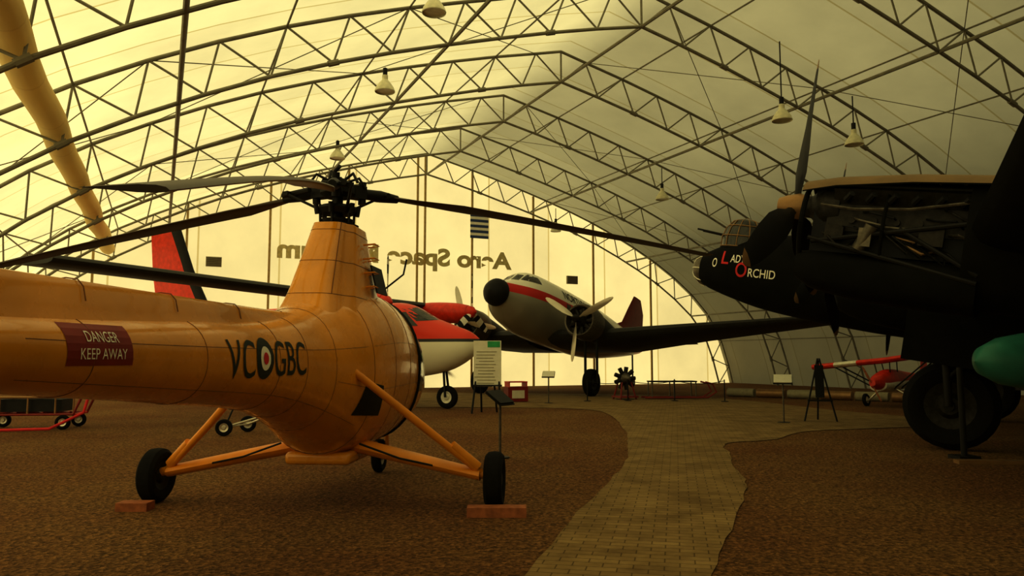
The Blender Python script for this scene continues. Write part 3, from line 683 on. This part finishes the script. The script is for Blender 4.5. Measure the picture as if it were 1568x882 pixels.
# ---------------------------------------------------------------- signs, easels, small stuff
def lectern(loc,rz,h,white=True):
    e,_=empty('information_lectern',loc,(0,0,R(rz))); m=MB()
    m.cyl((0,0,0),(0,0,h),.022,M['pipe'],10); m.rev((0,0,0),(0,0,1),[(0,.16),(.02,.16),(.03,.0)],M['dark'],20)
    rt=Matrix.Rotation(R(35),3,'X'); m.box((0,0,h+.03),(.45,.34,.02),M['sign'] if white else M['dark'],rt); m.box((0,-.0,h+.0),(.47,.36,.02),M['dark'],rt)
    m.obj('stand',e,smooth=False)
lectern((-.2,13.0,0),60,.98,False)
lectern((7.0,20.0,0),-20,1.1)
lectern((1.35,28.6,0),-10,1.05)
e,_=empty('poster_easel',(-.75,23.5,0),(0,0,R(-6))); m=MB()
m.box((0,0,1.5),(.85,.04,1.38),M['sign']); m.box((.2,-.025,2.08),(.38,.012,.18),M['green'])
for k in range(12): m.box((-.02-.03*(k%3),-.025,1.85-k*.095),(.62-.05*(k%4),.008,.022),M['vent'])
m.obj('poster',e,smooth=False); m=MB()
for x in(-.36,.36): m.cyl((x*1.2,-.28,0),(x,0,.95),.03,M['dark'],8)
for x in(-.2,.2): m.cyl((x*1.2,.45,0),(x,.03,.95),.03,M['dark'],8)
m.box((0,-.04,.83),(.9,.1,.05),M['dark']); m.obj('easel_legs',e,smooth=False)
e,_=empty('tripod_easel',(8.1,20.4,0),(0,0,R(-15))); m=MB()
m.cyl((-.4,-.1,0),(-.02,0,1.65),.022,M['black'],8); m.cyl((.4,-.1,0),(.02,0,1.65),.022,M['black'],8); m.cyl((0,.55,0),(0,.02,1.6),.022,M['black'],8)
m.box((0,-.09,.55),(.62,.05,.04),M['black']); m.box((0,-.06,1.05),(.22,.03,.85),M['black'],Matrix.Rotation(R(-6),3,'X')); m.obj('frame',e,smooth=False)
e,_=empty('equipment_trolley',(-11.3,18.4,0),(0,0,R(8))); m=MB()
for y in(-.4,.4):
    m.tube([(-1.4,y,.9),(-1.3,y,.35),(1.0,y,.35),(1.25,y,.95)],.035,M['dkred'],8)
    m.tube([(-1.0,y,.75),(1.,y,.75)],.03,M['tan'],8)
for x in(-1.2,-.6,0,.6,1.0): m.cyl((x,-.4,.35),(x,.4,.35),.025,M['red'],6); m.cyl((x,-.4,.75),(x,.4,.75),.025,M['wood'],6); m.cyl((x,-.4,.35),(x,-.4,.75),.02,M['tan'],6)
m.box((-.1,0,.55),(1.6,.6,.28),M['dark']); m.box((-.2,0,.85),(1.2,.5,.16),M['tan'])
m.tube([(-1.6,-.5,.9),(-1.3,-.8,.35),(-.4,-1.0,.05),(.7,-.9,.06),(1.3,-.6,.4),(1.4,-.5,.95)],.035,M['letter'],8)
for x in(-.9,.8):
    for y in(-.45,.45): wheel(m,(x,y,.17),(0,1,0),.17,.09)
m.obj('frame',e)
e,_=empty('tow_dolly',(-6.15,16.6,0),(0,0,R(10))); m=MB()
wheel(m,(0,0,.18),(0,1,0),.18,.1); wheel(m,(.35,.9,.18),(0,1,0),.18,.1)
m.cyl((0,.1,.18),(.35,.8,.18),.02,M['metal'],8); m.cyl((0,.1,.18),(1.3,.3,.55),.025,M['metal'],8); m.cyl((.35,.8,.18),(1.3,.3,.55),.025,M['metal'],8); m.cyl((0,.1,.18),(.2,.3,.75),.02,M['dark'],8)
m.obj('frame',e)
e,_=empty('rescue_sled',(6.9,31.5,0),(0,0,R(5))); m=MB()
for y in(-.3,.3): m.tube([(-1.6,y,.08),(1.0,y,.08),(1.35,y,.3),(1.2,y,.62),(.9,y,.7)],.035,M['dkred'],8)
for x in(-1.3,-.4,.5): m.cyl((x,-.3,.08),(x,.3,.08),.03,M['dkred'],6); m.cyl((x,-.3,.08),(x,-.3,.7),.025,M['pipe'],6); m.cyl((x,.3,.08),(x,.3,.7),.025,M['pipe'],6)
m.box((-.4,0,.72),(1.9,.66,.05),M['dark']); m.obj('frame',e)
e,_=empty('display_crate',(.15,29.5,0),(0,0,R(20))); m=MB()
m.box((0,0,.3),(.8,.5,.55),M['dkred']); m.box((0,-.26,.3),(.5,.02,.3),M['sign']); 
for x in(-.35,.35): m.box((x,0,.65),(.04,.5,.2),M['red'])
m.box((0,0,.76),(.76,.5,.04),M['red']); m.obj('crate',e,smooth=False)
e,_=empty('radial_engine_on_stand',(4.55,31.2,0),(0,0,R(-70))); m=MB()
for k in range(9):
    a=k*2*math.pi/9; m.cyl((0,.14*math.cos(a),.85+.14*math.sin(a)),(0,.46*math.cos(a),.85+.46*math.sin(a)),.085,M['alloy'],10)
m.rev((0,0,.85),(1,0,0),[(-.25,0),(-.25,.2),(.1,.22),(.25,.12),(.4,.05),(.42,0)],M['pipe'],18)
for x in(-.35,.3):
    for y in(-.35,.35): m.cyl((x,y,0),(x*.5,y*.6,.7),.035,M['dkred'],8)
m.box((0,0,.12),(.8,.8,.06),M['dkred']); m.obj('engine',e)
e,_=empty('rope_barrier',(2.9,29.8,0)); m=MB()
P_=[(0,0),(1.6,.3),(3.4,.2),(5.2,-.3)]
for i,(x,y) in enumerate(P_):
    m.cyl((x,y,0),(x,y,.85),.022,M['dark'],8); m.rev((x,y,0),(0,0,1),[(0,.14),(.03,.14),(.05,0)],M['dark'],16)
    if i:
        x0,y0=P_[i-1]; m.tube([(x0+(x-x0)*t/8,y0+(y-y0)*t/8,.8-.5*(t/8)*(1-t/8)) for t in range(9)],.014,M['dark'],6)
m.obj('posts_and_rope',e)
e,_=empty('spinner_display_stand',(6.2,9.15,0),(0,0,R(10))); m=MB()
m.rev((-.35,0,1.62),(-1,0,0),[(-.75,0),(-.75,.28),(-.5,.33),(-.2,.33),(.1,.28),(.35,.17),(.46,0)],M['teal'],24)
m.cyl((.3,0,0),(.3,0,1.35),.06,M['dark']); m.box((.45,0,.03),(.6,.6,.06),M['dark']); m.box((.1,0,1.30),(.4,.4,.06),M['dark']); m.obj('stand',e)
m=MB(); m.cyl((7.45,12.85,0),(7.45,12.85,1.5),.05,M['dark'],10); m.box((7.45,12.85,.03),(.35,.35,.06),M['dark']); m.obj('support_post')
m=MB(); m.box((9.1,12.1,.03),(4.2,.2,.06),M['tan'],Matrix.Rotation(R(-6),3,'Z')); m.obj('timber_edging',smooth=False)
m=MB()
for k in range(6): m.cyl((9.5+k*1.0,34-.9*k,0.18),(10.4+k*1.0,33.2-.9*k,.18),.18,M['tan'] if k%2 else M['vent'],12)
m.obj('log_border')
# ---------------------------------------------------------------- light, world, camera
ha=V((-.4163,.9092,0)); hbx=V((.9092,.4163,0))
sd=(ha*.48-hbx*.76+V((0,0,.44))).normalized()
L=bpy.data.lights.new('sun','SUN'); L.energy=9.3; L.color=(1,.96,.86); L.angle=R(2)
lo=bpy.data.objects.new('sun',L); lo.rotation_euler=sd.to_track_quat('Z','Y').to_euler(); lo.location=(-30,10,25); sc.collection.objects.link(lo)
w=bpy.data.worlds.new('sky'); sc.world=w; w.use_nodes=True
w.node_tree.nodes['Background'].inputs[0].default_value=(.66,.67,.60,1); w.node_tree.nodes['Background'].inputs[1].default_value=.42
cam=bpy.data.cameras.new('camera'); cam.lens=27; cam.sensor_width=36; cam.clip_end=300
co=bpy.data.objects.new('camera',cam); co.location=(0,0,1.65); co.rotation_euler=(R(95.24),0,0); sc.collection.objects.link(co); sc.camera=co
sc.view_settings.view_transform='Standard'
sc.view_settings.gamma=.75
